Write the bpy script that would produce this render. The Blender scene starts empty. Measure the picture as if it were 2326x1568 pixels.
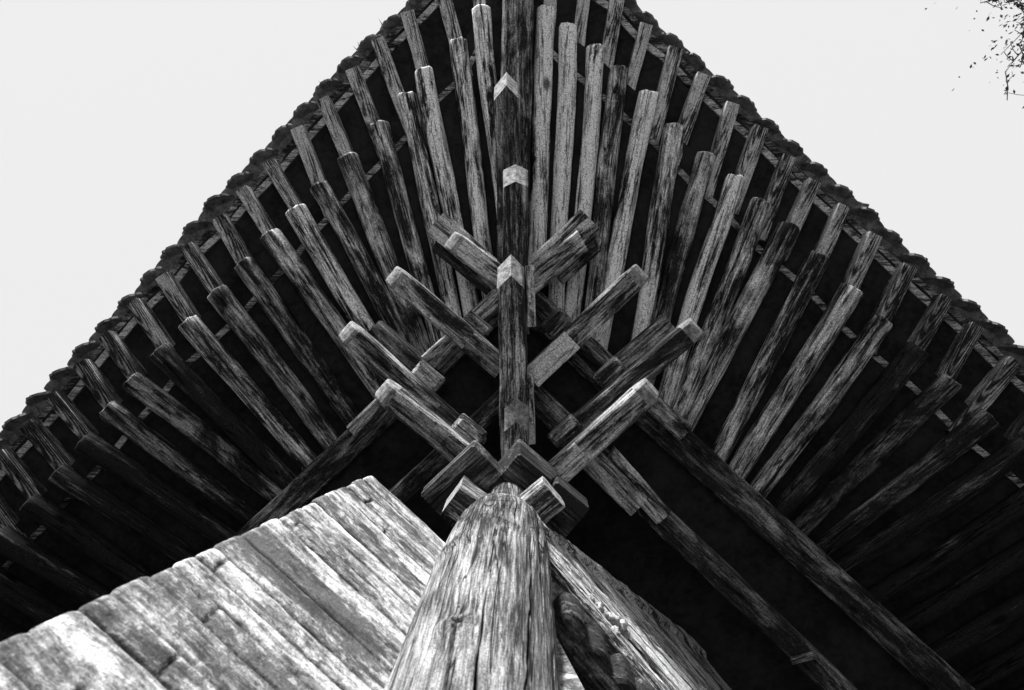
import bpy, bmesh, math, random
from mathutils import Vector, Matrix, noise
random.seed(7)
S = bpy.context.scene
COL = S.collection
# ------------------------------------------------------------------ camera
W0, H0, F0 = 2325.0, 1568.0, 1550.0          # measuring grid of the photograph, 24 mm lens on 36 mm
CZ = 1.55                                     # eye height above the ground
ZX, ZY = 1190.0, 700.0                        # where the zenith falls in the picture
zc = Vector((ZX - W0/2, -(ZY - H0/2), -F0)).normalized()
xw = Vector((1, 0, 0)); xw = (xw - zc*xw.dot(zc)).normalized()
yw = zc.cross(xw)
R3 = Matrix((xw, yw, zc))                     # camera space -> world
cam_d = bpy.data.cameras.new('camera'); cam = bpy.data.objects.new('camera', cam_d); COL.objects.link(cam)
cam_d.sensor_width = 36; cam_d.lens = 24; cam_d.clip_start = 0.02; cam_d.clip_end = 500
cam.matrix_world = Matrix.Translation((0, 0, CZ)) @ R3.to_4x4()
cam_d.dof.use_dof = True; cam_d.dof.focus_distance = 2.9; cam_d.dof.aperture_fstop = 6.3
S.camera = cam

def P(px, py, h):
    """plan position of a measured point at height h above the eye"""
    r = R3 @ Vector((px - W0/2, -(py - H0/2), -F0))
    return Vector((r.x*h/r.z, r.y*h/r.z, CZ + h))

# ------------------------------------------------------------------ light
SUN_AZ = Vector((-0.30, -1.0, 0)).normalized()   # towards the sun, in plan (out past the roof corner)
SUN_EL = math.radians(19)
wd = bpy.data.worlds.new('World'); S.world = wd; wd.use_nodes = True
nt = wd.node_tree; nt.nodes.clear()
sky = nt.nodes.new('ShaderNodeTexSky'); sky.sky_type = 'NISHITA'; sky.sun_disc = False
sky.sun_elevation = SUN_EL; sky.sun_rotation = math.atan2(SUN_AZ.x, SUN_AZ.y)
sky.air_density = 2.0; sky.dust_density = 6.0
bw = nt.nodes.new('ShaderNodeRGBToBW')
mixs = nt.nodes.new('ShaderNodeMix'); mixs.data_type = 'FLOAT'
mixs.inputs[0].default_value = 0.92           # nearly even white overcast
mixs.inputs[3].default_value = 9.1
bg = nt.nodes.new('ShaderNodeBackground'); bg.inputs[1].default_value = 0.0358
out = nt.nodes.new('ShaderNodeOutputWorld')
nt.links.new(sky.outputs[0], bw.inputs[0]); nt.links.new(bw.outputs[0], mixs.inputs[2])
nt.links.new(mixs.outputs[0], bg.inputs[0]); nt.links.new(bg.outputs[0], out.inputs[0])
sd = bpy.data.lights.new('sun', 'SUN'); sun = bpy.data.objects.new('sun', sd); COL.objects.link(sun)
sd.energy = 4.2; sd.angle = math.radians(11); sd.color = (1, 1, 1)
dv = SUN_AZ*math.cos(SUN_EL) + Vector((0, 0, math.sin(SUN_EL)))
sun.rotation_euler = dv.to_track_quat('Z', 'Y').to_euler()
S.view_settings.view_transform = 'Standard'; S.view_settings.look = 'None'
S.view_settings.exposure = 1.48; S.view_settings.gamma = 1.0

# ------------------------------------------------------------------ materials
class N:
    def __init__(s, name):
        s.m = bpy.data.materials.new(name); s.m.use_nodes = True
        s.t = s.m.node_tree; s.t.nodes.clear()
        s.o = s.t.nodes.new('ShaderNodeOutputMaterial'); s.b = s.t.nodes.new('ShaderNodeBsdfPrincipled')
        s.t.links.new(s.b.outputs[0], s.o.inputs[0])
        s.b.inputs['Specular IOR Level'].default_value = 0.15
    def n(s, k, **kw):
        x = s.t.nodes.new('ShaderNode'+k)
        for a, v in kw.items(): setattr(x, a, v)
        return x
    def lk(s, a, b): s.t.links.new(a, b)
    def val(s, sock, v):
        if isinstance(v, (int, float)): sock.default_value = v
        else: s.lk(v, sock)
    def math(s, op, a, b=0.0, clamp=False):
        x = s.n('Math', operation=op, use_clamp=clamp); s.val(x.inputs[0], a); s.val(x.inputs[1], b); return x.outputs[0]
    def noise(s, vec, scale, detail=4, rough=0.6, dist=0.0):
        x = s.n('TexNoise'); s.lk(vec, x.inputs['Vector'])
        x.inputs['Scale'].default_value = scale; x.inputs['Detail'].default_value = detail
        x.inputs['Roughness'].default_value = rough; x.inputs['Distortion'].default_value = dist
        return x.outputs['Fac']
    def ramp(s, v, a, b, lo=0.0, hi=1.0):
        x = s.n('MapRange', interpolation_type='SMOOTHSTEP'); s.val(x.inputs[0], v)
        x.inputs[1].default_value = a; x.inputs[2].default_value = b
        s.val(x.inputs[3], lo); s.val(x.inputs[4], hi); return x.outputs[0]
    def mapping(s, vec, sc, rot=(0, 0, 0), loc=(0, 0, 0)):
        x = s.n('Mapping'); s.lk(vec, x.inputs[0]); x.inputs['Scale'].default_value = sc
        x.inputs['Rotation'].default_value = rot; x.inputs['Location'].default_value = loc; return x.outputs[0]
    def coords(s):
        tc = s.n('TexCoord'); oi = s.n('ObjectInfo')
        mul = s.n('VectorMath', operation='SCALE'); mul.inputs[0].default_value = (31, 17, 23); s.lk(oi.outputs['Random'], mul.inputs['Scale'])
        ad = s.n('VectorMath', operation='ADD'); s.lk(tc.outputs['Object'], ad.inputs[0]); s.lk(mul.outputs[0], ad.inputs[1])
        return ad.outputs[0]
    def finish(s, col, bump=None, strength=0.5, dist=0.004, rough=0.85):
        c = s.n('CombineColor')
        for i in range(3): s.lk(col, c.inputs[i])
        s.lk(c.outputs[0], s.b.inputs['Base Color']); s.b.inputs['Roughness'].default_value = rough
        if bump is not None:
            b = s.n('Bump'); b.inputs['Strength'].default_value = strength; b.inputs['Distance'].default_value = dist
            s.lk(bump, b.inputs['Height']); s.lk(b.outputs[0], s.b.inputs['Normal'])
        return s.m
    def mixf(s, f, a, b):
        x = s.n('Mix', data_type='FLOAT'); s.val(x.inputs[0], f); s.val(x.inputs[2], a); s.val(x.inputs[3], b); return x.outputs[0]

def wood(name, axis='X', rings=False, dark=0.018, light=0.75, gain=1.0, crack=1.0, base=None, swing=False, fs=130, ps=9, flake=0.75, streak=1.7):
    """weathered timber: grain along the axis, drying cracks, bleached and sooty patches.
    the object's own 'pale' value says how far its surface has bleached, plus painted shade on the rafters."""
    k = N(name); v = k.coords()
    if swing: v = k.mapping(v, (1, 1, 1), (0, 0, -math.radians(48)))
    def st(a, c): return (a, c, c) if axis == 'X' else (c, c, a)
    fine = k.noise(k.mapping(v, st(5, fs)), 1.0, 5, 0.75, 0.3)
    mid = k.noise(k.mapping(v, st(2.2, 38)), 1.0, 6, 0.7, 0.4)
    patch = k.noise(k.mapping(v, st(2.5, ps)), 1.0, 6, 0.72, 0.6)
    speck = k.noise(v, 135, 3, 0.7)
    if base is None:
        at = k.n('Attribute', attribute_type='OBJECT', attribute_name='pale'); pale = at.outputs['Fac']
    else: pale = base
    t = k.math('ADD', k.math('MULTIPLY', k.math('SUBTRACT', patch, 0.5), 3.4), k.math('MULTIPLY', k.math('SUBTRACT', mid, 0.5), streak))
    t = k.math('ADD', t, k.math('MULTIPLY', k.math('SUBTRACT', fine, 0.5), 1.7))
    t = k.math('MULTIPLY', t, k.ramp(pale, -0.1, 0.55, 0.30, 1.15))
    if rings:
        w = k.n('TexWave', wave_type='RINGS', rings_direction='X', wave_profile='SIN')
        oi = k.n('ObjectInfo'); cx = k.n('CombineXYZ'); k.lk(k.math('MULTIPLY', oi.outputs['Random'], 0.03), cx.inputs[1]); k.lk(k.math('ADD', 0.03, k.math('MULTIPLY', oi.outputs['Random'], 0.06)), cx.inputs[2])
        av = k.n('VectorMath', operation='ADD'); k.lk(k.mapping(k.n('TexCoord').outputs['Object'], (1, 1, 1), (0, 0.09, 0.02)), av.inputs[0]); k.lk(cx.outputs[0], av.inputs[1]); k.lk(av.outputs[0], w.inputs['Vector'])
        w.inputs['Scale'].default_value = 34; w.inputs['Distortion'].default_value = 1.6
        w.inputs['Detail'].default_value = 2; w.inputs['Detail Scale'].default_value = 0.6
        t = k.math('ADD', t, k.math('MULTIPLY', k.math('SUBTRACT', w.outputs['Fac'], 0.5), 0.42))
    t = k.math('ADD', t, pale)
    f = k.ramp(t, 0.02, 0.80)
    # flakes of old limewash, and worm pits
    flk = k.noise(k.mapping(v, st(13, 46)), 1.0, 9, 0.78, 0.5)
    f = k.math('ADD', f, k.math('MULTIPLY', k.ramp(flk, 0.55, 0.60), k.math('MULTIPLY', k.math('MAXIMUM', pale, 0.0), flake)), True)
    col = k.mixf(f, dark, light)
    pit = k.noise(k.mapping(v, st(20, 55)), 1.0, 4, 0.7, 0.3)
    col = k.math('MULTIPLY', col, k.ramp(pit, 0.34, 0.42, 0.3, 1.0))
    # knots
    vo = k.n('TexVoronoi', feature='F1'); k.lk(k.mapping(v, st(2.6, 6)), vo.inputs['Vector']); vo.inputs['Scale'].default_value = 1.0
    kn = k.ramp(vo.outputs['Distance'], 0.06, 0.15, 0.15, 1.0)
    col = k.math('MULTIPLY', col, kn)
    # drying cracks, long and thin
    ck = k.noise(k.mapping(v, st(1.1, 21)), 1.0, 3, 0.5, 0.5)
    ca = k.math('ABSOLUTE', k.math('SUBTRACT', ck, 0.5))
    cm = k.ramp(ca, 0.004, 0.018, 1.0 - 0.9*crack, 1.0)
    col = k.math('MULTIPLY', col, cm)
    col = k.math('MULTIPLY', col, k.ramp(speck, 0.33, 0.67, 0.55, 1.45))
    if gain != 1: col = k.math('MULTIPLY', col, gain)
    hgt = k.math('ADD', k.math('MULTIPLY', fine, 0.5), k.math('ADD', k.math('MULTIPLY', mid, 0.8), k.math('MULTIPLY', cm, 0.8)))
    return k.finish(col, hgt, 0.7, 0.006)

M_log = wood('weathered_log', light=0.86)
M_log2 = wood('bare_log', light=0.80, fs=210, ps=5, flake=0.2, streak=0.9, crack=1.0)
M_log3 = wood('flaking_log', light=0.95, fs=95, ps=13, flake=1.0, streak=3.0, crack=0.7)
M_beam = wood('weathered_beam', light=0.6, crack=0.8)
M_ring = wood('sawn_timber', rings=True, light=0.6, crack=0.35)
M_end = None
M_face = wood('painted_beam', light=0.55, dark=0.03)


M_grain = wood('moulded_beam', light=0.5, dark=0.02, swing=True, fs=190, ps=14, flake=1.2, streak=2.2)

def column_mat():
    k = N('column_wood'); v = k.n('TexCoord').outputs['Object']
    fine = k.noise(k.mapping(v, (170, 170, 7)), 1, 5, 0.75, 0.4)
    mid = k.noise(k.mapping(v, (52, 52, 2.6)), 1, 6, 0.75, 0.9)
    patch = k.noise(k.mapping(v, (9, 9, 3.5)), 1, 5, 0.65, 0.8)
    speck = k.noise(v, 240, 3, 0.7)
    t = k.math('ADD', k.math('MULTIPLY', k.math('SUBTRACT', fine, 0.5), 2.6), k.math('MULTIPLY', k.math('SUBTRACT', mid, 0.5), 2.4))
    t = k.math('ADD', t, k.math('MULTIPLY', k.math('SUBTRACT', patch, 0.5), 1.6))
    col = k.ramp(t, -0.5, 0.9, 0.02, 0.37)
    ck = k.noise(k.mapping(v, (17, 17, 1.0)), 1, 3, 0.55, 0.7)
    cm = k.ramp(k.math('ABSOLUTE', k.math('SUBTRACT', ck, 0.5)), 0.003, 0.017, 0.08, 1)
    # short cross checks
    vo = k.noise(k.mapping(v, (9, 9, 42)), 1, 2, 0.5, 0.6)
    cs = k.ramp(k.math('ABSOLUTE', k.math('SUBTRACT', vo, 0.5)), 0.006, 0.03, 0.2, 1)
    cv = k.noise(k.mapping(v, (48, 48, 5)), 1, 2, 0.5, 0.6)
    cs = k.math('MULTIPLY', cs, k.ramp(k.math('ABSOLUTE', k.math('SUBTRACT', cv, 0.5)), 0.006, 0.03, 0.3, 1))
    msk = k.ramp(k.noise(v, 6, 3), 0.40, 0.55); cs = k.mixf(msk, 1.0, cs)
    sx = k.n('SeparateXYZ'); k.lk(v, sx.inputs[0])
    top = k.ramp(sx.outputs[2], 3.15, 3.5)
    cs = k.mixf(top, 1.0, cs)
    col = k.math('MULTIPLY', k.math('MULTIPLY', col, cm), cs)
    col = k.math('MULTIPLY', col, k.ramp(speck, 0.3, 0.7, 0.5, 1.5))
    at = k.n('Attribute', attribute_type='GEOMETRY', attribute_name='crack')
    col = k.math('MULTIPLY', col, k.math('SUBTRACT', 1.0, k.math('MULTIPLY', at.outputs['Fac'], 0.93)))
    h = k.math('ADD', k.math('MULTIPLY', mid, 0.9), k.math('ADD', k.math('MULTIPLY', cm, 0.8), k.math('MULTIPLY', cs, 0.5)))
    return k.finish(col, k.math('ADD', h, k.math('MULTIPLY', fine, 0.4)), 0.8, 0.008)
M_col = column_mat()

def wall_mat():
    k = N('flaking_whitewash'); v = k.n('TexCoord').outputs['Object']
    at = k.n('Attribute', attribute_type='GEOMETRY', attribute_name='joint')
    a2 = k.n('Attribute', attribute_type='GEOMETRY', attribute_name='tone')
    vr = k.mapping(v, (1, 1, 1), (0, 0, -math.atan2(-.66, -.75)))
    vs_ = k.mapping(vr, (0.4, 1, 1.5))
    big = k.noise(vs_, 7, 9, 0.75, 0.8)
    fine = k.noise(v, 48, 5, 0.7, 0.4)
    speck = k.noise(v, 260, 2, 0.6)
    t = k.math('ADD', k.math('MULTIPLY', k.math('SUBTRACT', big, 0.5), 2.6), k.math('MULTIPLY', k.math('SUBTRACT', fine, 0.5), 1.6))
    t = k.math('ADD', t, a2.outputs['Fac'])
    fl = k.noise(vs_, 34, 8, 0.82, 0.6)
    t = k.math('ADD', t, k.math('MULTIPLY', k.math('SUBTRACT', fl, 0.5), 2.4))
    col = k.ramp(t, -0.22, 0.85, 0.09, 0.66)
    peel = k.noise(vs_, 15, 10, 0.72, 0.4)
    col = k.math('MULTIPLY', col, k.ramp(peel, 0.465, 0.49, 0.55, 1.0))
    pit = k.noise(v, 40, 5, 0.8, 0.5)
    col = k.math('MULTIPLY', col, k.ramp(pit, 0.30, 0.40, 0.35, 1))
    col = k.math('MULTIPLY', col, k.math('SUBTRACT', 1.0, k.math('MULTIPLY', at.outputs['Fac'], 0.93)))
    col = k.math('MULTIPLY', col, k.ramp(speck, 0.3, 0.7, 0.7, 1.3))
    return k.finish(col, k.math('ADD', k.math('MULTIPLY', fine, 0.6), k.math('MULTIPLY', big, 0.6)), 0.7, 0.01)
M_wall = wall_mat()

def simple(name, lo, hi, scale, rough=0.85, det=5, bump=0.5, dist=0.004):
    k = N(name); v = k.coords()
    n1 = k.noise(v, scale, det, 0.7, 0.3); n2 = k.noise(v, scale*7, 3, 0.6)
    f = k.math('ADD', k.math('MULTIPLY', n1, 0.65), k.math('MULTIPLY', n2, 0.35))
    return k.finish(k.ramp(f, 0.33, 0.68, lo, hi), f, bump, dist, rough)
M_tile = simple('fired_clay_tile', 0.035, 0.22, 22)
M_board = simple('dark_board', 0.006, 0.030, 5)  # very dark, nearly even tone for boards and plank walls
M_bed = simple('tile_bed', 0.04, 0.10, 9)
M_end = simple('end_grain', 0.04, 0.38, 46, bump=0.8)
M_mud = simple('dried_mud', 0.08, 0.6, 35, bump=1.0, dist=0.01)
M_ground = simple('packed_earth', 0.025, 0.06, 1.2)
M_bounce = simple('bounce_pale', 0.60, 0.76, 2.0)  # very pale, for the added light-bouncing slab
M_leaf = simple('leaf', 0.02, 0.07, 20)
M_bark = simple('bark', 0.03, 0.12, 18)
M_iron = simple('old_iron', 0.3, 0.6, 60)

# ------------------------------------------------------------------ object helpers
WM = {}
def link(name, bm, mat, parent=None, M=None, pale=None, label=None, smooth=False, recalc=True):
    if recalc: bmesh.ops.recalc_face_normals(bm, faces=bm.faces)
    me = bpy.data.meshes.new(name); bm.to_mesh(me); bm.free()
    if smooth:
        for p in me.polygons: p.use_smooth = len(p.vertices) <= 4
    me.materials.append(mat)
    return link_me(name, me, parent, M, pale, label)
def link_me(name, me, parent=None, M=None, pale=None, label=None):
    o = bpy.data.objects.new(name, me); COL.objects.link(o)
    M = M or Matrix.Identity(4)
    WM[o.name] = M
    if parent:
        o.parent = parent; o.matrix_local = WM[parent.name].inverted() @ M
    else: o.matrix_local = M
    if pale is not None: o['pale'] = float(pale)
    if label: o['label'] = label
    return o
def tag(o, label, cat=None, kind=None, group=None):
    if label: o['label'] = label
    if cat: o['category'] = cat
    if kind: o['kind'] = kind
    if group: o['group'] = group
    return o
def empty(name, loc):
    o = bpy.data.objects.new(name, None); COL.objects.link(o); M = Matrix.Translation(loc)
    o.matrix_local = M; WM[o.name] = M; o.empty_display_size = 0.1; return o
def frame(p0, p1):
    """origin at p0, x towards p1, z as upright as possible"""
    x = (p1 - p0); L = x.length; x.normalize()
    y = Vector((0, 0, 1)).cross(x).normalized(); z = x.cross(y)
    M = Matrix((x, y, z)).transposed().to_4x4(); M.translation = p0
    return M, L
def loft(bm, loops, cap=True):
    rows = [[bm.verts.new(p) for p in lp] for lp in loops]
    for a, b in zip(rows, rows[1:]):
        n = len(a)
        for i in range(n): bm.faces.new((a[i], a[(i+1) % n], b[(i+1) % n], b[i]))
    if cap:
        bm.faces.new(rows[0][::-1]); bm.faces.new(rows[-1])
    return rows
def rnd3(): return Vector((random.uniform(-50, 50), random.uniform(-50, 50), random.uniform(-50, 50)))
def jitter(p, seed, amp, f=9.0):
    v = noise.noise_vector(Vector((p.x*f*0.45, p.y*f*2, p.z*f*2)) + seed)
    w = noise.noise_vector(Vector((p.x*f*3, p.y*f*5, p.z*f*5)) + seed)
    return p + Vector((v.x*amp*0.4, v.y*amp, v.z*amp)) + w*amp*0.4

def beam(name, tail, tip, w, h, mat=None, parent=None, end='flat', pale=0.3, amp=0.004, ch=0.008, taper=0.0, label=None, cut=0.0, vk=0.85):
    """squared timber; tail and tip lie on the middle of its underside"""
    M, L = frame(tail, tip); seed = rnd3(); bm = bmesh.new()
    def sec(x, z0=0.0, ws=1.0, c=ch):
        a = w/2*ws*(1 - taper*x/L)
        return [Vector(q) for q in ((x, -a+c, z0), (x, 0, z0), (x, a-c, z0), (x, a, z0+c), (x, a, h-c), (x, a-c, h), (x, 0, h), (x, -a+c, h), (x, -a, h-c), (x, -a, z0+c))]
    n = max(4, int(L/0.035)); st = []
    ext = {'snout': 0.092, 'vee': w*0.5*vk + 0.095}.get(end, 0.0)
    for i in range(n+1): st.append(sec((L-ext)*i/n))
    if end == 'snout':
        for k in range(1, 7):
            t = k/6*math.pi/2*0.96
            st.append(sec(L-ext+ext*math.sin(t), (h*0.8)*(1-math.cos(t)), 1-0.22*(1-math.cos(t)), min(ch*1.5, h*0.08)))
    elif end == 'vee':
        a = sec(L-ext); b = sec(L-ext); c = sec(L-ext+0.05)
        for q in b: q.x += (w/2-abs(q.y))*vk
        c = sec(L-ext+0.09, h*0.6, 1.0, min(ch, h*0.1))
        for q in c: q.x += (w/2-abs(q.y))*vk
        st += [b, c]
    elif cut:
        for q in st[-1]: q.x += cut*q.y
        for q in st[-2]: q.x += cut*q.y*0.5
    st = [[jitter(p, seed, amp) for p in s] for s in st]
    rows = loft(bm, st)
    ne = {'snout': 6, 'vee': 1}.get(end, 0)
    for rw in rows[len(rows)-1-ne+(1 if end == 'snout' else 0):]:
        for v in rw: v.tag = True
    for f in bm.faces:
        if all(v.tag for v in f.verts): f.material_index = 1
    o = link(name, bm, mat or M_beam, parent, M, pale, label)
    if end != 'flat' or name == 'beam_stub': o.data.materials.append(M_end)
    else:
        for p in o.data.polygons: p.material_index = 0
    return o

def log(name, tail, tip, r, mat=None, parent=None, pale=0.3, amp=0.006, label=None, split=None, sides=18):
    M, L = frame(tail, tip); seed = rnd3(); bm = bmesh.new(); loops = []
    n = max(6, int(L/0.04))
    ga = -math.pi/2 + random.uniform(-0.5, 0.5); gw = random.uniform(0.0, 0.014)
    if split is not None: gw = split
    for i in range(n+1):
        x = L*i/n; rr = r*(0.86+0.16*i/n)
        lp = []
        off = noise.noise_vector(Vector((x*1.3, 0, 0))+seed)*0.018
        for j in range(sides):
            a = 2*math.pi*j/sides
            q = rr + amp*1.3*noise.noise(Vector((x*2.2, math.cos(a)*1.6, math.sin(a)*1.6))+seed) + amp*0.5*noise.noise(Vector((x*9, math.cos(a)*4, math.sin(a)*4))+seed)
            d = (a - ga - 0.25*noise.noise(Vector((x*1.5, 3, 3))+seed) + math.pi) % (2*math.pi) - math.pi
            if abs(d) < 0.19: q -= gw
            e = 0.010*noise.noise(Vector((math.cos(a)*2, math.sin(a)*2, 9))+seed) if i == n else 0
            lp.append(Vector((x+e, math.cos(a)*q+off.y, math.sin(a)*q+off.z)))
        loops.append(lp)
    lp = loops[-1]; c = sum(lp, Vector())/sides
    loops.insert(-1, [p + Vector((-0.008, 0, 0)) for p in lp])
    loops[-1] = [c + (p-c)*0.93 for p in lp]
    loft(bm, loops)
    return link(name, bm, mat or M_log, parent, M, pale, label, smooth=True)

# ------------------------------------------------------------------ setting
bm = bmesh.new(); g = 160
vs = [bm.verts.new((x, y, 0)) for x, y in ((-g, -g), (g, -g), (g, g), (-g, g))]; bm.faces.new(vs)
gd = link('ground', bm, M_ground); tag(gd, 'dark packed earth around the pavilion', 'ground', 'structure')
bm = bmesh.new(); bmesh.ops.create_cube(bm, size=1.0)
for v in bm.verts: v.co = Vector((v.co.x*3.0, v.co.y*6.0-2.8, 0.02+v.co.z*0.16))
bmesh.ops.bevel(bm, geom=[e for e in bm.edges if all(v.co.z > 0 for v in e.verts)], offset=0.015, segments=2, affect='EDGES')
tp = link('reflector', bm, M_bounce); tag(tp, 'added unseen pale terrace under the pavilion corner', 'reflector', 'structure')  # pale slab added out of view to bounce light up under the eaves

HC = 2.36                                      # column head above the eye
colc = P(1150, 1150, HC)                       # column axis at its head
colb = P(1066, 1568, 1.26)
base = Vector((colc.x, colc.y, 0))
pav = empty('timber_pavilion', base)
tag(pav, 'old timber pavilion corner with fanned rafters and stepped bracket arms under a tiled roof', 'pavilion')

# ---- corner column
def make_column():
    bm = bmesh.new(); zt = CZ + HC + 0.06; nz, na = 330, 420
    lay = bm.verts.layers.float.new('crack'); rows = []
    lean = Vector(((colb.x-colc.x), (colb.y-colc.y), 0))/(HC-1.26)*0.8
    cracks = [(random.uniform(0, 2*math.pi), random.uniform(0, 4.2), random.uniform(0.5, 2.0), random.uniform(0.012, 0.034), random.uniform(0.014, 0.034)) for _ in range(64)]
    knots = [(-2.25, CZ+1.66, 0.055), (-1.35, CZ+1.74, 0.045), (-1.7, CZ+1.2, 0.035)]
    zs = [0, 0.4, 0.8, 1.2, 1.6, 1.9] + [1.95+(zt-1.95)*i/nz for i in range(nz+1)]
    for z in zs:
        d = zt - z                                        # distance below the head
        prof = ((0, .070), (.17, .074), (.235, .080), (.285, .100), (.34, .128), (.42, .143), (.62, .154), (1.2, .160), (4.5, .172))
        for (d0, r0), (d1, r1) in zip(prof, prof[1:]):
            if d <= d1: R = r0+(r1-r0)*(d-d0)/(d1-d0); break
        c = colc.xy.to_3d() + lean*(CZ+HC-z); row = []
        for j in range(na):
            a = 2*math.pi*j/na; ca, sa = math.cos(a), math.sin(a)
            r = R + 0.008*noise.noise(Vector((ca*1.3, sa*1.3, z*1.7))) + 0.0035*noise.noise(Vector((ca*7, sa*7, z*3))) + 0.002*noise.noise(Vector((ca*24, sa*24, z*6)))
            ck = 0
            for (a0, z0, ln, wd, dp) in cracks:
                tz = (z-z0)/ln
                if abs(tz) < 0.5:
                    aa = a0 + 0.10*noise.noise(Vector((z*2.2, a0*9, 0))) + 0.03*noise.noise(Vector((z*9, a0*9, 4)))
                    dp *= 1.0; dd = abs((a-aa+math.pi) % (2*math.pi) - math.pi); w2 = wd*(1-(2*tz)**2)*(0.65+0.7*abs(noise.noise(Vector((z*6, a0, 7)))))
                    if dd < w2*1.6: ck = max(ck, min(1, 1.6*(1-dd/(w2*1.6)))*min(1, 0.3+max(0, d-.15)/.2)); r -= dp*min(1, max(0, d-.2)/.15)*max(0, 1-dd/(w2*1.6))*0.6
            for (ka, kz, kr) in knots:
                dx = ((a-ka+math.pi) % (2*math.pi)-math.pi)*0.16; dz = (z-kz)*1.6; q = math.hypot(dx, dz)/kr
                if q < 2.2:
                    r += 0.010*math.exp(-q*q*0.8) - 0.012*math.exp(-(q*2.2)**2)
                    if q < 1.3: ck = max(ck, 0.95*(0.5+0.5*math.sin(q*17+1.5*noise.noise(Vector((dx*60, dz*60, 1)))))*(1.3-q)+0.25*(q < 0.35))
            if d < .28: r = R + (r-R)*0.25; ck *= 0.5
            v = bm.verts.new((c.x-base.x+ca*r, c.y-base.y+sa*r, z)); v[lay] = ck; row.append(v)
        rows.append(row)
    for a, b in zip(rows, rows[1:]):
        for j in range(na): bm.faces.new((a[j], a[(j+1) % na], b[(j+1) % na], b[j]))
    bm.faces.new(rows[-1]); bm.faces.new(rows[0][::-1])
    o = link('column', bm, M_col, pav, Matrix.Translation(base), smooth=True)
    o['label'] = 'thick cracked timber column bleached pale grey'
make_column()

# ---- bracket set on the column head: cap block carries the crossed arms
def block(name, c, along, sx, sy, h, parent, pale=0.3, flare=0.78, label=None, mat=None):
    """bearing block: plain upper half over a waisted lower half"""
    p0 = c - along*sx/2; p1 = c + along*sx/2
    M, L = frame(p0, p1); bm = bmesh.new(); seed = rnd3(); loops = []
    for z, s in ((0, flare), (h*0.12, flare+0.02), (h*0.5, 0.98), (h*0.55, 1.0), (h, 1.0)):
        x0, x1, a = L/2-L/2*s, L/2+L/2*s, sy/2*s; cc = 0.008
        lp = [(x0, -a+cc), (x0+cc, -a), (L/2, -a), (x1-cc, -a), (x1, -a+cc), (x1, a-cc), (x1-cc, a), (L/2, a), (x0+cc, a), (x0, a-cc)]
        loops.append([jitter(Vector((x, y, z)), seed, 0.003) for x, y in lp])
    loft(bm, loops)
    return link(name, bm, mat or M_beam, parent, M, pale, label)

def dirv(p, q, h=2.8):
    d = P(*q, h) - P(*p, h); d.z = 0; return d.normalized()
DA = dirv((1130, 1110), (870, 895))             # outward, up-left in the picture
DB = dirv((1249, 1090), (1450, 900))            # outward, up-right in the picture
DH = dirv((1165, 1000), (1168, 300))            # along the hip

cap = block('bracket_set', P(1185, 1100, 2.42), DA, 0.20, 0.20, 0.14, pav, 0.0, label='stepped bracket set of crossed arms on the column head')
block('cap_block', P(1057, 1112, 2.42), DB, 0.27, 0.20, 0.10, cap, 0.06, flare=0.98)
block('cap_block', P(1263, 1172, 2.40), DA, 0.16, 0.20, 0.12, cap, 0.0, flare=0.95)
def arm(tip, tail, h, w=0.092, ht=0.11, end='snout', pale=0.3, name='bracket_arm', **k):
    return beam(name, P(*tail, h), P(*tip, h), w, ht, M_beam, cap, end, pale-0.12, **k)
# column plane
arm((856, 882), (1150, 1118), 2.62, 0.094, 0.10, pale=0.34)
arm((1490, 880), (1225, 1118), 2.62, 0.094, 0.10, pale=0.42)
arm((772, 745), (1085, 1024), 2.79, 0.090, 0.10, pale=0.34)
arm((1592, 738), (1270, 1010), 2.79, 0.090, 0.10, pale=0.25)
arm((845, 745), (1000, 880), 3.10, 0.085, 0.10, 'flat', 0.22)
arm((1522, 733), (1385, 852), 3.10, 0.085, 0.10, 'flat', 0.35)
# first step out
arm((880, 618), (1140, 838), 2.95, 0.098, 0.10, pale=0.36)
arm((1466, 612), (1195, 870), 2.95, 0.098, 0.10, pale=0.46)
# second step out
arm((1015, 538), (1165, 650), 3.12, 0.100, 0.11, 'snout', 0.52, amp=0.005)
arm((1322, 545), (1195, 655), 3.12, 0.100, 0.11, 'flat', 0.60, cut=-0.2)
arm((990, 548), (1120, 655), 3.24, 0.095, 0.10, 'flat', 0.20, cut=0.3)
arm((1353, 545), (1262, 625), 3.24, 0.110, 0.10, 'flat', 0.46, cut=-0.3)
# hip members, one over another
hip = lambda tip, tail, h, w, ht, pale, vk: beam('hip_arm', P(*tail, h), P(*tip, h), w, ht, M_beam, cap, 'vee', pale-0.06, vk=vk, ch=0.010, amp=0.007)
hip((1158, 572), (1170, 1110), 2.80, 0.114, 0.13, 0.34, 1.0)
hip((1170, 362), (1172, 760), 2.97, 0.108, 0.13, 0.26, 0.45)
hip((1150, 146), (1160, 640), 3.18, 0.118, 0.15, 0.22, 1.15)
hip((1172, 905), (1172, 1110), 2.74, 0.104, 0.057, 0.40, 0.85)
hip((1172, 1030), (1172, 1120), 2.60, 0.105, 0.10, 0.30, 0.85)
beam('hip_arm', P(1207, 1010, 2.84), P(1201, 850, 2.84), 0.035, 0.05, M_beam, cap, 'flat', 0.6, ch=0.003)
beam('hip_arm', P(1207, 742, 2.86), P(1203, 603, 2.86), 0.035, 0.06, M_beam, cap, 'flat', 0.6, ch=0.003)
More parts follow.
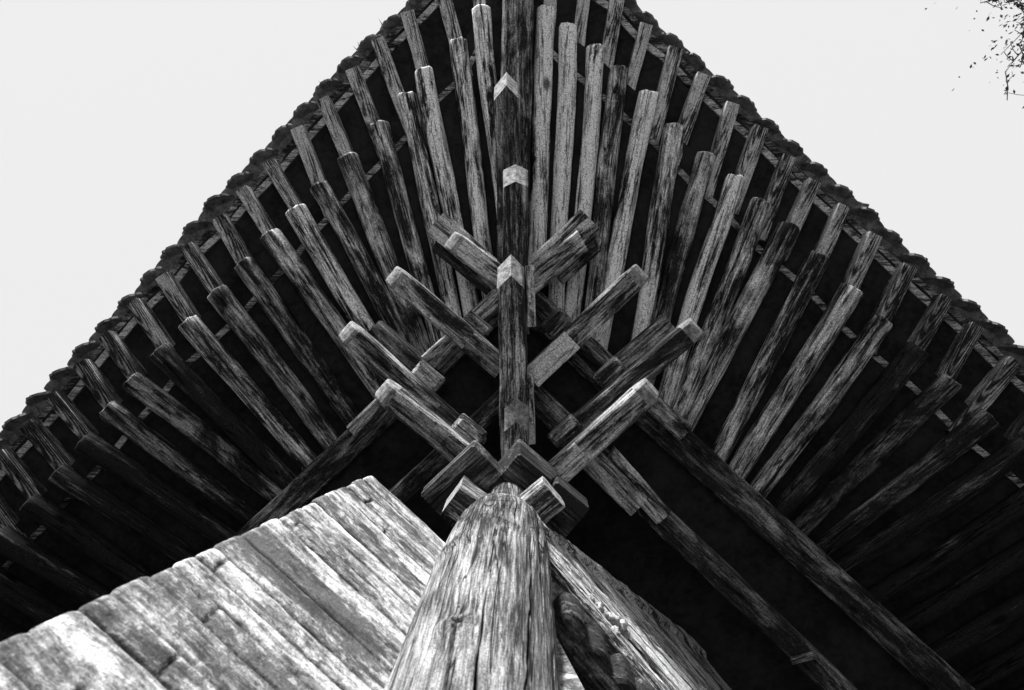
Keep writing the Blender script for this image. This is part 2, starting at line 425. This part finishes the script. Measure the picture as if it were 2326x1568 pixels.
# repaired pieces let into the undersides of the arms
for (x0, y0, x1, y1, h, w, pl) in ((1206, 862, 1300, 772, 2.935, .097, .85), (1246, 1097, 1322, 1026, 2.606, .093, .66), (1140, 838, 1062, 776, 2.938, .096, .16), (1080, 1020, 985, 938, 2.778, .089, .14)):
    beam('scarf_piece', P(x0, y0, h), P(x1, y1, h), w, 0.03, M_beam, cap, 'flat', pl, ch=0.004)
# bearing blocks at the crossings
for (x, y, h, d, pl) in ((1080, 742, 3.06, DA, .30), (968, 858, 2.90, DA, .34), (1062, 984, 2.73, DA, .34),
                        (1262, 736, 3.06, DB, .22), (1388, 850, 2.90, DB, .24), (1285, 985, 2.73, DB, .28)):
    block('bearing_block', P(x, y, h), d, 0.135, 0.085, 0.055, cap, pl)
# tie beam stubs that come through the column head
beam('beam_stub', P(1108, 1196, 2.24), P(1024, 1136, 2.24), 0.105, 0.17, M_face, cap, 'flat', 0.22, ch=0.006)
beam('beam_stub', P(1195, 1178, 2.24), P(1258, 1125, 2.24), 0.115, 0.10, M_face, cap, 'flat', 0.45, ch=0.014)

# ---- long beams that run on along both eaves
def long_beam(name, a, b, h, w, ht, pale, **k):
    return beam(name, P(*b, h), P(*a, h), w, ht, k.pop('mat', M_beam), pav, k.pop('end', 'flat'), pale, amp=0.006, **k)
long_beam('purlin_end', (988, 505), (1172, 668), 3.24, 0.13, 0.12, 0.40)
long_beam('purlin_end', (1340, 498), (1182, 650), 3.24, 0.13, 0.12, 0.55)
long_beam('eave_purlin', (1178, 673), (2200, 1600), 3.24, 0.15, 0.12, 0.10, label='eave purlin running down to the right')
long_beam('eave_purlin', (1176, 656), (430, 1350), 3.24, 0.125, 0.12, 0.20, label='eave purlin running down to the left')
long_beam('cross_beam', (1205, 672), (1560, 985), 3.14, 0.085, 0.095, 0.24)
long_beam('cross_beam', (1135, 668), (800, 985), 3.14, 0.085, 0.095, 0.30)
long_beam('cross_beam', (1205, 895), (1940, 1600), 3.02, 0.112, 0.12, 0.10, label='dark inner beam with a pale splice')
long_beam('cross_beam', (1150, 900), (800, 1225), 3.02, 0.085, 0.10, 0.14)
long_beam('splice_block', (1300, 1003), (1452, 1155), 2.92, 0.105, 0.09, 0.30, end='flat', cut=0.5)
long_beam('splice_block', (1385, 1040), (1508, 1178), 2.95, 0.09, 0.05, 0.42, end='flat', cut=0.4)
# tie beams at the column
tb0, tb1 = P(1238, 1276, 1.86), P(1660, 1775, 1.86)
tbn = Vector((0, 0, 1)).cross((tb1-tb0).normalized()); tbn = tbn if tbn.dot(DB) > 0 else -tbn
def PL(px, py):
    """point on the tie beam's upright front face"""
    r_ = R3 @ Vector((px - W0/2, -(py - H0/2), -F0)); o_ = Vector((0, 0, CZ))
    return o_ + r_*((tb0-o_).dot(tbn)/r_.dot(tbn))
def moulded(name, bot, top, prof, pale, label):
    """beam whose front face is cut in long grooves; prof = (height share, depth)"""
    bm = bmesh.new(); loops = []; n = 170; seed = rnd3(); dl = (tb1-tb0).normalized()
    def line(q):
        a_, b_ = PL(*q[0]), PL(*q[1]); sa, sb = (a_-tb0).dot(dl), (b_-tb0).dot(dl)
        return lambda s_: a_.z + (b_.z-a_.z)*(s_-sa)/(sb-sa)
    zb, zt_ = line(bot), line(top)
    for i in range(n+1):
        s_ = -0.02 + 2.4*i/n; o_ = tb0 + dl*s_; b_ = Vector((o_.x, o_.y, zb(s_))); t_ = Vector((o_.x, o_.y, zt_(s_))); lp = []
        for v, d in prof: lp.append(b_.lerp(t_, v) + tbn*d + noise.noise_vector(Vector((i*.09, v*4, 0))*1.6+seed)*.006 + noise.noise_vector(Vector((i*.5, v*30, 0))+seed)*.003)
        lp += [t_ - tbn*0.15, b_ - tbn*0.15]; loops.append(lp)
    loft(bm, loops); return link(name, bm, M_grain, pav, None, pale, label)
t1 = moulded('tie_beam', [(1238, 1276), (1485, 1568)], [(1244, 1238), (1560, 1530)],
    [(0, 0), (.06, .012), (.13, .012), (.15, 0), (.19, 0), (.21, .012), (.29, .012), (.31, .002), (.36, .002), (.38, .01), (.62, .01), (.8, .01), (.97, .008), (1, 0)], 0.48, 'lower tie beam with long moulded grooves')
t0 = moulded('tie_beam', [(1244, 1235), (1560, 1527)], [(1262, 1212), (1526, 1412)],
    [(0, .0), (.08, .0), (.12, -.014), (.5, -.016), (.8, -.014), (.84, .004), (.96, .006), (1, 0)], 0.52, 'tie beam with flaking pale paint')
beam('strap', P(1797, 1502, 3.012), P(1850, 1488, 3.012), 0.03, 0.006, M_face, pav, 'flat', 0.3)
# ---- roof: rafters, boards, tiles
# tip x, y, tail x, y, paleness
C = [(1088, 24, 1150, 520, .62), (1037, 94, 1120, 720, .50), (961, 160, 1075, 770, .72), (921, 218, 1045, 790, .40), (861, 284, 1005, 810, .34),
     (788, 357, 973, 830, .36), (724, 421, 968, 868, .30), (672, 474, 925, 915, .58), (613, 533, 900, 943, .44), (550, 597, 832, 995, .34),
     (491, 664, 790, 1047, .34), (427, 731, 712, 1062, .42), (364, 796, 640, 1080, .26), (300, 860, 660, 1150, .44), (245, 926, 590, 1190, .34),
     (190, 1003, 520, 1225, .25), (128, 1073, 450, 1285, .25)]
D = [(1237, 22, 1222, 600, .66), (1291, 62, 1262, 760, .92), (1355, 108, 1290, 790, .85), (1409, 159, 1330, 825, .42), (1473, 213, 1352, 845, .74),
     (1532, 286, 1437, 830, .36), (1603, 350, 1447, 930, .38), (1667, 402, 1492, 955, .80), (1731, 458, 1520, 990, .50), (1793, 514, 1540, 1000, .38),
     (1864, 583, 1640, 1010, .38), (1934, 654, 1682, 1068, .42), (2007, 727, 1722, 1108, .48), (2085, 792, 1790, 1140, .22), (2160, 862, 1850, 1170, .32),
     (2247, 946, 1885, 1235, .36), (2330, 1012, 1940, 1275, .30)]
FL = [(1082, -95, 1090, 24), (996, -48, 1036, 96), (924, 26, 962, 166), (855, 88, 908, 228), (798, 155, 850, 290), (731, 223, 790, 362), (672, 290, 726, 426),
      (607, 367, 674, 478), (546, 428, 611, 533), (493, 493, 551, 597), (420, 558, 489, 662), (364, 626, 430, 729), (298, 686, 366, 783), (233, 761, 304, 857),
      (177, 826, 247, 921), (113, 900, 200, 1003), (55, 965, 145, 1070)]
GR = [(1256, -110, 1248, 24), (1334, -72, 1312, 112), (1405, -18, 1376, 150), (1469, 54, 1428, 205), (1536, 107, 1500, 245), (1600, 168, 1545, 322), (1666, 234, 1626, 370),
      (1730, 287, 1686, 413), (1795, 355, 1750, 476), (1852, 410, 1801, 523), (1920, 467, 1868, 583), (1990, 532, 1936, 655), (2069, 604, 2009, 727), (2154, 676, 2085, 795),
      (2224, 740, 2157, 853), (2311, 821, 2220, 930), (2400, 892, 2312, 1004)]
for _ in range(12):                               # the eaves run on past the picture
    a = C[-1]; C.append((a[0]-66, a[1]+70, a[2]-66, a[3]+66, .25))
    a = D[-1]; D.append((a[0]+84, a[1]+70, a[2]+74, a[3]+64, .25))
    a = FL[-1]; FL.append((a[0]-62, a[1]+66, a[2]-63, a[3]+68))
    a = GR[-1]; GR.append((a[0]+86, a[1]+71, a[2]+86, a[3]+72))
def uu(x): return min(1.25, abs(x-1172)/1150)
def h_tip(x): return 3.74 - 0.44*uu(x)**0.85
def h_tail(x): return 3.50 - 0.07*uu(x)
rows_low, rows_fly = [], []
def rafters(lst, fl):
    lo, hi = [], []
    for k, (tx, ty, ex, ey, pale) in enumerate(lst):
        u = uu(tx); pale = pale*0.95 - 0.30*min(1, u)**1.3; ht, he = h_tip(tx), h_tail(tx)  # rafters farther from the hip darkened: shade painted into their tone
        tip, tail = P(tx, ty, ht), P(ex, ey, he)
        tail = tail + (tail-tip)*0.06
        r = random.uniform(0.043, 0.049) + 0.010*min(1, u*1.6)
        if k >= 8: tail = tail + (tail-tip)*0.15
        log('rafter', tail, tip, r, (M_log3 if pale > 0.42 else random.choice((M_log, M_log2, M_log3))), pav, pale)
        up = Vector((0, 0, r+0.004))
        inner = tail + (tail-tip)*0.25 if k > 7 else P(1172 + (18*k if tx > 1172 else -18*k), 690 + 14*k, 3.52)
        lo.append((inner + up, tail+up, tip.lerp(tail, 0.5)+up, tip + (tail-tip)*0.012+up))
    for k, (tx, ty, ex, ey) in enumerate(fl):
        hb = h_tip(ex)+0.050; ht = hb+0.035
        tip, b = P(tx, ty, ht), P(ex, ey, hb)
        back = b + (b-tip)*0.55
        w = random.uniform(0.066, 0.078)
        pl = max(0.05, 0.74-0.60*uu(tx)) + random.uniform(-.08, .08)  # tone drops with distance from the hip, shade put into colour
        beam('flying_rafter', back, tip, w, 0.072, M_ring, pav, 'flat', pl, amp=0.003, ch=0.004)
        up = Vector((0, 0, 0.075))
        hi.append((back+up, b+up, b.lerp(tip, 0.5)+up, b.lerp(tip, 0.93)+up, tip+up))
    return lo, hi
loL, hiL = rafters(C, FL); loR, hiR = rafters(D, GR)
# hip rafter, out to the corner
hr_tip, hr_tail = P(1182, -300, 3.66), P(1165, 520, 3.38)
beam('hip_rafter', hr_tail, hr_tip, 0.158, 0.17, M_beam, pav, 'vee', 0.24, amp=0.006, ch=0.014, label='broad dark hip rafter running out to the corner')
hu = Vector((0, 0, 0.135)); hlo = (P(1172, 690, 3.52)+hu, hr_tail.lerp(hr_tip, .3)+hu, hr_tail.lerp(hr_tip, .6)+hu, hr_tail.lerp(hr_tip, .9)+hu)
hh = Vector((0, 0, 0.20)); hhi = tuple(hr_tail.lerp(hr_tip, t)+hh for t in (.55, .68, .8, .95, 1.0))
def sheet(rows, th, bm=None):
    bm = bm or bmesh.new(); n = len(rows[0])
    T = [[bm.verts.new(p) for p in r] for r in rows]; U = [[bm.verts.new(p+Vector((0, 0, th))) for p in r] for r in rows]
    m = len(rows)
    for i in range(m-1):
        for j in range(n-1):
            bm.faces.new((T[i][j], T[i+1][j], T[i+1][j+1], T[i][j+1])); bm.faces.new((U[i][j], U[i][j+1], U[i+1][j+1], U[i+1][j]))
        bm.faces.new((T[i][0], U[i][0], U[i+1][0], T[i+1][0])); bm.faces.new((T[i][-1], T[i+1][-1], U[i+1][-1], U[i][-1]))
    for i in (0, m-1):
        for j in range(n-1): bm.faces.new((T[i][j], T[i][j+1], U[i][j+1], U[i][j]))
    return bm
low_rows = loL[::-1] + [hlo] + loR
fly_rows = hiL[::-1] + [hhi] + hiR
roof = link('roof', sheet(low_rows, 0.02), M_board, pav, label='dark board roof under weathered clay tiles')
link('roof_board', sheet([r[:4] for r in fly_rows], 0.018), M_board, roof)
# tile bed over the boards
bed = []
for lo_, hi_ in zip(low_rows, fly_rows):
    e = hi_[4] + (hi_[4]-hi_[2]).normalized()*0.035
    t = lo_[0]; bed.append((t+Vector((0, 0, 0.25)), t.lerp(e, .5)+Vector((0, 0, .16)), hi_[2]+Vector((0, 0, 0.06)), e+Vector((0, 0, 0.035))))
link('tile_bed', sheet(bed, 0.03), M_bed, roof)
# eave boards: strips nailed across the rafters
def strip(name, pts, w, h, mat, pale):
    bm = bmesh.new(); loops = []; seed = rnd3()
    fine = []
    for a, b in zip(pts, pts[1:]):
        for k in range(4): fine.append(a.lerp(b, k/4))
    fine.append(pts[-1])
    for i, p in enumerate(fine):
        d = (fine[min(i+1, len(fine)-1)]-fine[max(i-1, 0)]); d.z = 0; d.normalize(); s = Vector((-d.y, d.x, 0))
        loops.append([p + s*a*w/2 + Vector((0, 0, z*h)) + noise.noise_vector(p*8+seed)*0.003 for a, z in ((-1, 0), (1, 0), (1, 1), (-1, 1))])
    loft(bm, loops); return link(name, bm, mat, roof, None, pale)
for rows in (hiL, hiR):
    strip('eave_board', [r[4].lerp(r[2], 0.40) + Vector((0, 0, -0.016)) for r in rows], 0.034, 0.045, M_face, 0.55)
    strip('eave_board', [r[4].lerp(r[2], 0.12) + Vector((0, 0, 0.0)) for r in rows], 0.05, 0.030, M_beam, 0.2)
for rows in (loL, loR):
    strip('eave_board', [r[3].lerp(r[2], 0.22) + Vector((0, 0, -0.012)) for r in rows], 0.03, 0.03, M_face, 0.35)

# tiles
def drip_mesh():
    """pan tile whose lip hangs down as a scalloped tongue"""
    bm = bmesh.new(); w, d = 0.089, 0.092; n = 28
    def sag(t): return 0.012 - 0.034*(1-t*t)
    lip, front, back = [], [], []
    T = [-1+2*i/n for i in range(n+1)]
    for t in T:
        z = sag(t) - d*(1-abs(t)**2.2)*0.42 - 0.013*abs(math.sin(t*math.pi*2.5))*1.4 - 0.016*max(0, 1-abs(t)*8) - 0.012
        lip.append(Vector((t*w*1.03, -0.014*(1-abs(t)**3)-0.012, z)))
    rows = [lip, [Vector((t*w, 0, sag(t))) for t in T], [Vector((t*w, 0.10, sag(t)+0.012)) for t in T], [Vector((t*w, 0.24, sag(t)+0.028)) for t in T]]
    und = [[bm.verts.new(p) for p in rr] for rr in rows]
    off = [Vector((0, -0.013, 0.004)), Vector((0, -0.008, 0.014)), Vector((0, 0, 0.016)), Vector((0, 0, 0.016))]
    ove = [[bm.verts.new(p+o) for p in rr] for rr, o in zip(rows, off)]
    for q in (und, ove):
        for a, b in zip(q, q[1:]):
            for i in range(n): bm.faces.new((a[i], a[i+1], b[i+1], b[i]))
    for k in (0, -1):
        for i in range(n): bm.faces.new((und[k][i], und[k][i+1], ove[k][i+1], ove[k][i]))
    for k in range(3):
        for i in (0, -1): bm.faces.new((und[k][i], und[k+1][i], ove[k+1][i], ove[k][i]))
    me = bpy.data.meshes.new('drip_tile'); bmesh.ops.recalc_face_normals(bm, faces=bm.faces); bm.to_mesh(me); bm.free(); me.materials.append(M_tile); return me
def cover_mesh():
    bm = bmesh.new(); loops = []
    for y, r in ((0.26, .050), (0.12, .052), (0.02, .055), (0.0, .060), (-0.014, .060), (-0.016, .050), (-0.010, .044)):
        loops.append([Vector((math.cos(2*math.pi*i/20)*r, y, math.sin(2*math.pi*i/20)*r)) for i in range(20)])
    loft(bm, loops)
    me = bpy.data.meshes.new('cover_tile'); bmesh.ops.recalc_face_normals(bm, faces=bm.faces); bm.to_mesh(me); bm.free(); me.materials.append(M_tile)
    for p in me.polygons: p.use_smooth = len(p.vertices) <= 4
    return me
DM, CM = drip_mesh(), cover_mesh()
EL = [(1180, -290), (1090, -165), (1000, -72), (935, 0), (890, 44), (845, 85), (797, 128), (742, 186), (690, 240), (645, 288), (590, 347), (535, 404), (482, 455), (430, 517), (375, 578), (322, 641), (267, 700),
      (207, 764), (146, 828), (95, 884), (36, 946), (-20, 1004), (-90, 1078), (-160, 1152), (-230, 1225)]
ER = [(1185, -290), (1275, -165), (1365, -72), (1440, 4), (1478, 44), (1520, 80), (1562, 112), (1607, 158), (1650, 190), (1692, 228), (1738, 272), (1785, 312), (1830, 352), (1885, 402), (1945, 454), (1995, 500), (2050, 556),
      (2100, 595), (2150, 640), (2200, 685), (2255, 730), (2320, 785), (2400, 852), (2480, 918), (2560, 985), (2640, 1050)]
def eave_tiles(poly, pitch, sgn):
    pts = [P(x, y, h_tip(x)+0.205) for x, y in poly]
    seg = [(b-a).length for a, b in zip(pts, pts[1:])]; tot = sum(seg)
    def at(s):
        for a, b, l in zip(pts, pts[1:], seg):
            if s <= l: return a.lerp(b, s/l), (b-a)
            s -= l
        return pts[-1], pts[-1]-pts[-2]
    n = int(tot/pitch)
    for k in range(n*2):
        s = pitch*(k/2+0.5); p, d = at(s); d.z *= 0.8; d.normalize()
        x = d*-sgn; y = Vector((0, 0, 1)).cross(x).normalized(); z = x.cross(y)   # y points in over the roof
        M = Matrix((x, y, z)).transposed().to_4x4()
        rz = Matrix.Rotation(random.uniform(-.07, .07), 4, 'Y') @ Matrix.Rotation(random.uniform(-.10, .10), 4, 'Z')
        off = Vector((0, 0, random.uniform(-.006, .006)))
        if k % 2 == 0:
            M.translation = p + off + y*0.045 + Vector((0, 0, 0.03)); link_me('drip_tile', DM, roof, M @ rz @ Matrix.Rotation(sgn*random.uniform(.22, .42), 4, 'Z'))
        else:
            M.translation = p + off + Vector((0, 0, 0.062)) + y*0.005; link_me('cover_tile', CM, roof, M @ rz @ Matrix.Rotation(0.15, 4, 'X'))
eave_tiles(EL, 0.172, 1); eave_tiles(ER, 0.172, -1)

# boarded soffit closing the space between the beams
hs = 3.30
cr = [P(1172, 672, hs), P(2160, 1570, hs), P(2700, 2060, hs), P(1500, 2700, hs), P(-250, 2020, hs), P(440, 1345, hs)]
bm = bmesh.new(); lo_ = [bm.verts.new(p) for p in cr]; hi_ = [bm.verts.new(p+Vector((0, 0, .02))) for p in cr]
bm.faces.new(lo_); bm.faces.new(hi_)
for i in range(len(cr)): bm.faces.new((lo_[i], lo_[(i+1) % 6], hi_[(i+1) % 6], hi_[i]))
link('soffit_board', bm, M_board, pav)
for a_, b_ in (((1172, 672), (2700, 2060)), ((1180, 672), (-250, 2020))):
    beam('filler_board', P(*a_, 3.30), P(*b_, 3.30), 0.03, 0.34, M_board, pav, 'flat', 0.2)
# plank walls of the building behind the column, up to the soffit
def plank_wall(a, d, L, z0, z1):
    M, _ = frame(a, a+d*L); bm = bmesh.new(); n = int(L/0.16); loops = []
    for i in range(n):
        x0, x1 = i*L/n+0.003, (i+1)*L/n-0.003
        loops += [[Vector((x, y, z)) for y, z in ((-.02+yy, z0), (.02, z0), (.02, z1), (-.02+yy, z1))] for x, yy in ((x0, .006), (x0+.006, 0), (x1-.006, 0), (x1, .006))]
    loft(bm, loops); return link('plank_wall', bm, M_board, pav, M)
wa = Vector((colc.x, colc.y, 0))
dl_ = (tb1-tb0).normalized()
plank_wall(wa + dl_*0.16 - tbn*0.16, dl_, 3.2, 0.0, CZ+3.29)
plank_wall(wa - DB*0.18 - DA*0.06, -DB, 3.0, 0.0, CZ+3.29)

# carved bracket under the tie beam
def carved():
    a = P(1295, 1445, 1.70) - tbn*0.02; d = (tb1-tb0).normalized(); M, _ = frame(a, a+d)
    bm = bmesh.new()
    for k in range(7):
        x0 = k*0.052; z0 = 0.02 - 0.010*(k % 2); r = 0.056-0.004*(k % 3)
        out = [(math.cos(t)*r*(1+0.22*math.cos(3*t+k)), math.sin(t)*r) for t in [2*math.pi*i/24 for i in range(24)]]
        yb = 0.02*((k % 2)*2-1)
        loops = [[Vector((x0+x*s, yb+y*s+0.012, z0+zz)) for x, y in out] for zz, s in ((0, .72), (.008, .95), (.05, 1), (.13, 1))]
        loft(bm, loops)
    return link('carved_bracket', bm, M_beam, pav, M, 0.05)
carved()
# pale jamb board beside the column
def jamb():
    bm = bmesh.new(); q = [P(1252, 1425, 1.62), P(1345, 1600, 1.22), P(1420, 1900, 0.8), P(1150, 1900, 0.8), P(1150, 1425, 1.62)]
    back = [p + DB*-0.05 + Vector((0, 0, 0.01)) for p in q]
    a = [bm.verts.new(p) for p in q]; b = [bm.verts.new(p) for p in back]
    bm.faces.new(a); bm.faces.new(b)
    for i in range(5): bm.faces.new((a[i], a[(i+1) % 5], b[(i+1) % 5], b[i]))
    return link('jamb_board', bm, M_wall, pav, None)
jamb()
# crust of dried mud on the tie beam
def crust(pts, parent, r):
    bm = bmesh.new()
    for x, y, q in pts:
        c = PL(x, y) + tbn*0.006
        res = bmesh.ops.create_icosphere(bm, subdivisions=3, radius=r*q)
        for v in res['verts']:
            n = v.co.normalized()
            v.co = c + v.co*(1+0.5*noise.noise(n*2+c*30)+0.35*noise.noise(n*6+c*50))
    return link('mud_crust', bm, M_mud, parent, None, smooth=True)
crust([(1336, 1364, .9), (1352, 1384, 1.2), (1366, 1402, 1.1), (1382, 1416, 1.7), (1398, 1430, 1.8), (1410, 1445, 1.2), (1344, 1374, .8), (1390, 1440, 1.1), (1374, 1410, 1.2)], t1, 0.015)

# ------------------------------------------------------------------ wing wall on the left of the column
def wing_wall():
    ht = 2.0; a = P(1020, 1240, ht); b = P(840, 1075, ht); d = (b-a); d.z = 0; L1 = d.length; d.normalize()
    nrm = Vector((0, 0, 1)).cross(d); nrm = nrm if nrm.dot(DB) > 0 else -nrm
    bm = bmesh.new(); lj = bm.verts.layers.float.new('joint'); lt = bm.verts.layers.float.new('tone')
    hs, z = [], CZ+ht
    courses = []
    while z > 0:
        c = random.uniform(0.055, 0.088); courses.append((z-c, z, random.uniform(-.012, .012), random.uniform(-.2, .3), [random.uniform(-.3, 1.6) for _ in range(1)], random.uniform(-.003, .003))); z -= c
    zl = CZ+ht; zs = []
    while zl > CZ+0.35: zs.append(zl); zl -= 0.003
    while zl > 0: zs.append(zl); zl -= 0.03
    zs.append(0.0)
    nt_, nb = 150, 8; rows = []
    for z in zs:
        cs = next((c for c in courses if c[0] <= z <= c[1]), courses[-1]); v = (z-cs[0])/(cs[1]-cs[0])
        v += 0
        te = L1*(1+(CZ+ht-z)*0.42) + cs[2]*0.5 - 0.006*(abs(2*v-1))**8
        row = []
        for i in range(nt_+1):
            t = -0.16 + (te+0.16)*i/nt_
            wv = 0.0025*noise.noise(Vector((t*11, cs[0]*40, 1)))
            vv = min(1, max(0, v + wv/(cs[1]-cs[0])))
            e = min(vv, 1-vv)*(cs[1]-cs[0])
            jw = 0.0048+0.003*noise.noise(Vector((t*14, cs[0]*33, 5)))
            j = max(0, 1-e/max(0.002, jw))
            for jt in cs[4]:
                q = abs(t-jt*L1*1.4 - 0.006*noise.noise(Vector((z*40, jt, 2))))
                j = max(j, max(0, 1-q/0.006))
            j *= 0.95+0.7*noise.noise(Vector((t*6, z*17, 8)))
            j = min(1, max(0, j))
            s = cs[5]*0.5 - 0.006*j + 0.0016*noise.noise(Vector((t*30, z*30, 3))) + 0.0022*noise.noise(Vector((t*6, z*9, 13)))
            rr = max(0, t-(te-0.007))/0.007
            s -= 0.006*rr*rr
            p = Vector((a.x, a.y, 0)) + d*t + nrm*s; p.z = z
            vx = bm.verts.new(p); vx[lj] = j
            vx[lt] = cs[3] + 0.55*math.exp(-max(0, t)/0.06)
            row.append(vx)
        for i in range(nb+1):
            t = te - (te+0.16)*i/nb
            p = Vector((a.x, a.y, 0)) + d*(t-(0.012 if i == 0 else 0)) - nrm*0.13; p.z = z; vx = bm.verts.new(p); row.append(vx)
        rows.append(row)
    n = len(rows[0])
    for r0, r1 in zip(rows, rows[1:]):
        for i in range(n): bm.faces.new((r0[i], r0[(i+1) % n], r1[(i+1) % n], r1[i]))
    bm.faces.new(rows[0]); bm.faces.new(rows[-1][::-1])
    o = link('wing_wall', bm, M_wall, None, None, smooth=True)
    tag(o, 'pale flaking whitewashed wall of stacked courses standing left of the column', 'wall')
wing_wall()

# ------------------------------------------------------------------ tree beyond the right eave
def tree():
    A = P(2420, -120, 5.2); foot = Vector((A.x+1.9, A.y-1.4, 0))
    tr = empty('tree', foot); tag(tr, 'leafy tree whose drooping twigs hang in beyond the right eave', 'tree')
    def tube(bm, pts, r0, r1, n=8):
        loops = []
        for i, p in enumerate(pts):
            d = (pts[min(i+1, len(pts)-1)]-pts[max(i-1, 0)]).normalized(); s = d.orthogonal().normalized(); u = d.cross(s); r = r0+(r1-r0)*i/(len(pts)-1)
            loops.append([p+s*math.cos(2*math.pi*k/n)*r+u*math.sin(2*math.pi*k/n)*r for k in range(n)])
        loft(bm, loops)
    bm = bmesh.new(); top = Vector((foot.x-.2, foot.y+.2, 7.4)); mid = Vector((foot.x+.1, foot.y, 3.5))
    tube(bm, [foot, mid, top, top+Vector((.2, -.3, 2))], .20, .06); link('trunk', bm, M_bark, tr, None, smooth=True)
    bm = bmesh.new(); lf = bmesh.new()
    def leaf(p):
        d = Vector((random.gauss(0, .6), random.gauss(0, .6), -0.7)).normalized(); s = d.orthogonal().normalized()
        s = Matrix.Rotation(random.uniform(0, 6.28), 3, d) @ s; l = random.uniform(.03, .055); w = l*.24
        n_ = d.cross(s)*w*0.3
        q = [p, p+d*l*.45+s*w+n_, p+d*l, p+d*l*.45-s*w+n_]; lf.faces.new([lf.verts.new(v) for v in q])
    tips = [((2375, -60), (2205, 25), 8), ((2370, -40), (2265, 25), 9), ((2365, -20), (2305, 75), 9), ((2360, 10), (2285, 165), 8), ((2350, 40), (2250, 232), 4), ((2360, -60), (2235, 2), 10), ((2352, -30), (2312, 110), 10), ((2372, -60), (2190, 6), 7)]
    hub = P(2420, -90, 5.3); tube(bm, [top, top.lerp(hub, .5)+Vector((0, 0, .5)), hub], .06, .02)
    for (s0, e0, dn) in tips:
        a, b = P(*s0, 5.15), P(*e0, 4.9); pts = [hub] + [a.lerp(b, k/7) + Vector((0, 0, -.10*(k/7)**2)) + noise.noise_vector(a*3+Vector((k*.6, 0, 0)))*.07*min(1, k/2) for k in range(8)]
        tube(bm, pts, .008, .003, 5)
        for k in range(len(pts)-1):
            for _ in range(2):                     # short side twigs, leaves set along them
                q0 = pts[k].lerp(pts[k+1], random.random()); d = Vector((random.gauss(0, 1), random.gauss(0, 1), random.uniform(-1, .1))).normalized()*random.uniform(.05, .13)
                q1 = q0 + d*.5; q2 = q0 + d + Vector((0, 0, -.02)); tube(bm, [q0, q1, q2], .003, .002, 4)
                for t in range(max(2, int(dn*.6))):
                    u = random.random(); leaf((q0.lerp(q1, u*2) if u < .5 else q1.lerp(q2, u*2-1)))
    for _ in range(90):                            # the rest of the crown, right of the picture
        e = hub + Vector((random.uniform(.35, 2.6), random.uniform(-2.6, .6), random.uniform(-.5, 2.2)))
        tube(bm, [top.lerp(hub, random.random()), e], .012, .003, 4)
        for _ in range(40): leaf(e + Vector((random.gauss(0, .14), random.gauss(0, .14), random.gauss(0, .14))))
    link('branch', bm, M_bark, tr, None, smooth=True); link('foliage', lf, M_leaf, tr, None, recalc=False)
tree()

# ------------------------------------------------------------------ small things caught on the eaves
def tuft(px, py, lean, label, n=4):
    h = h_tip(px) + 0.27; c = P(px, py, h); bm = bmesh.new()
    for _ in range(n):
        d = (P(px+lean[0], py+lean[1], h) - c).normalized() + Vector((random.gauss(0, .35), random.gauss(0, .35), random.uniform(.1, .9))); d.normalize()
        L = random.uniform(.03, .06); w = .004; sd_ = d.cross(Vector((0, 0, 1))).normalized(); q0 = c + Vector((random.gauss(0, .012), random.gauss(0, .012), 0)); pr = None
        for k in range(6):
            t = k/5; p = q0 + d*L*t - Vector((0, 0, L*.5*t*t)); a, b = bm.verts.new(p-sd_*w*(1-t*.9)), bm.verts.new(p+sd_*w*(1-t*.9))
            if pr: bm.faces.new((pr[0], pr[1], b, a))
            pr = (a, b)
    o = link('grass_tuft', bm, M_leaf, None, None, recalc=False); tag(o, label, 'weed', None, 'weeds on the eave tiles')
tuft(868, 64, (-6, -20), 'highest wispy weed tuft sprouting from the left eave tiles')
tuft(818, 118, (-4, -20), 'middle dry weed tuft curling off the left eave tiles')
tuft(737, 196, (-14, -14), 'lowest small weed tuft on the left eave tiles', 3)
def broken_tile():
    a, b = P(1905, 452, h_tip(1905)+0.30), P(1972, 470, h_tip(1905)+0.24); M, L = frame(a, b); bm = bmesh.new(); loops = []
    for i in range(13):
        t = i/12; w = 0.030*(1-0.55*t)+0.004*noise.noise(Vector((t*7, 1, 1))); z = 0.022*math.sin(t*math.pi)
        out = [Vector((L*t, math.cos(q)*w, z+math.sin(q)*w*0.9)) for q in [math.pi*k/8 for k in range(9)]]
        inn = [Vector((L*t, math.cos(q)*w*.72, z+math.sin(q)*w*.6)) for q in [math.pi*k/8 for k in range(8, -1, -1)]]
        loops.append(out+inn)
    loft(bm, loops); o = link('tile_shard', bm, M_tile, None, M, smooth=False); tag(o, 'loose curved tile shard sticking out from the right eave', 'tile shard')
broken_tile()
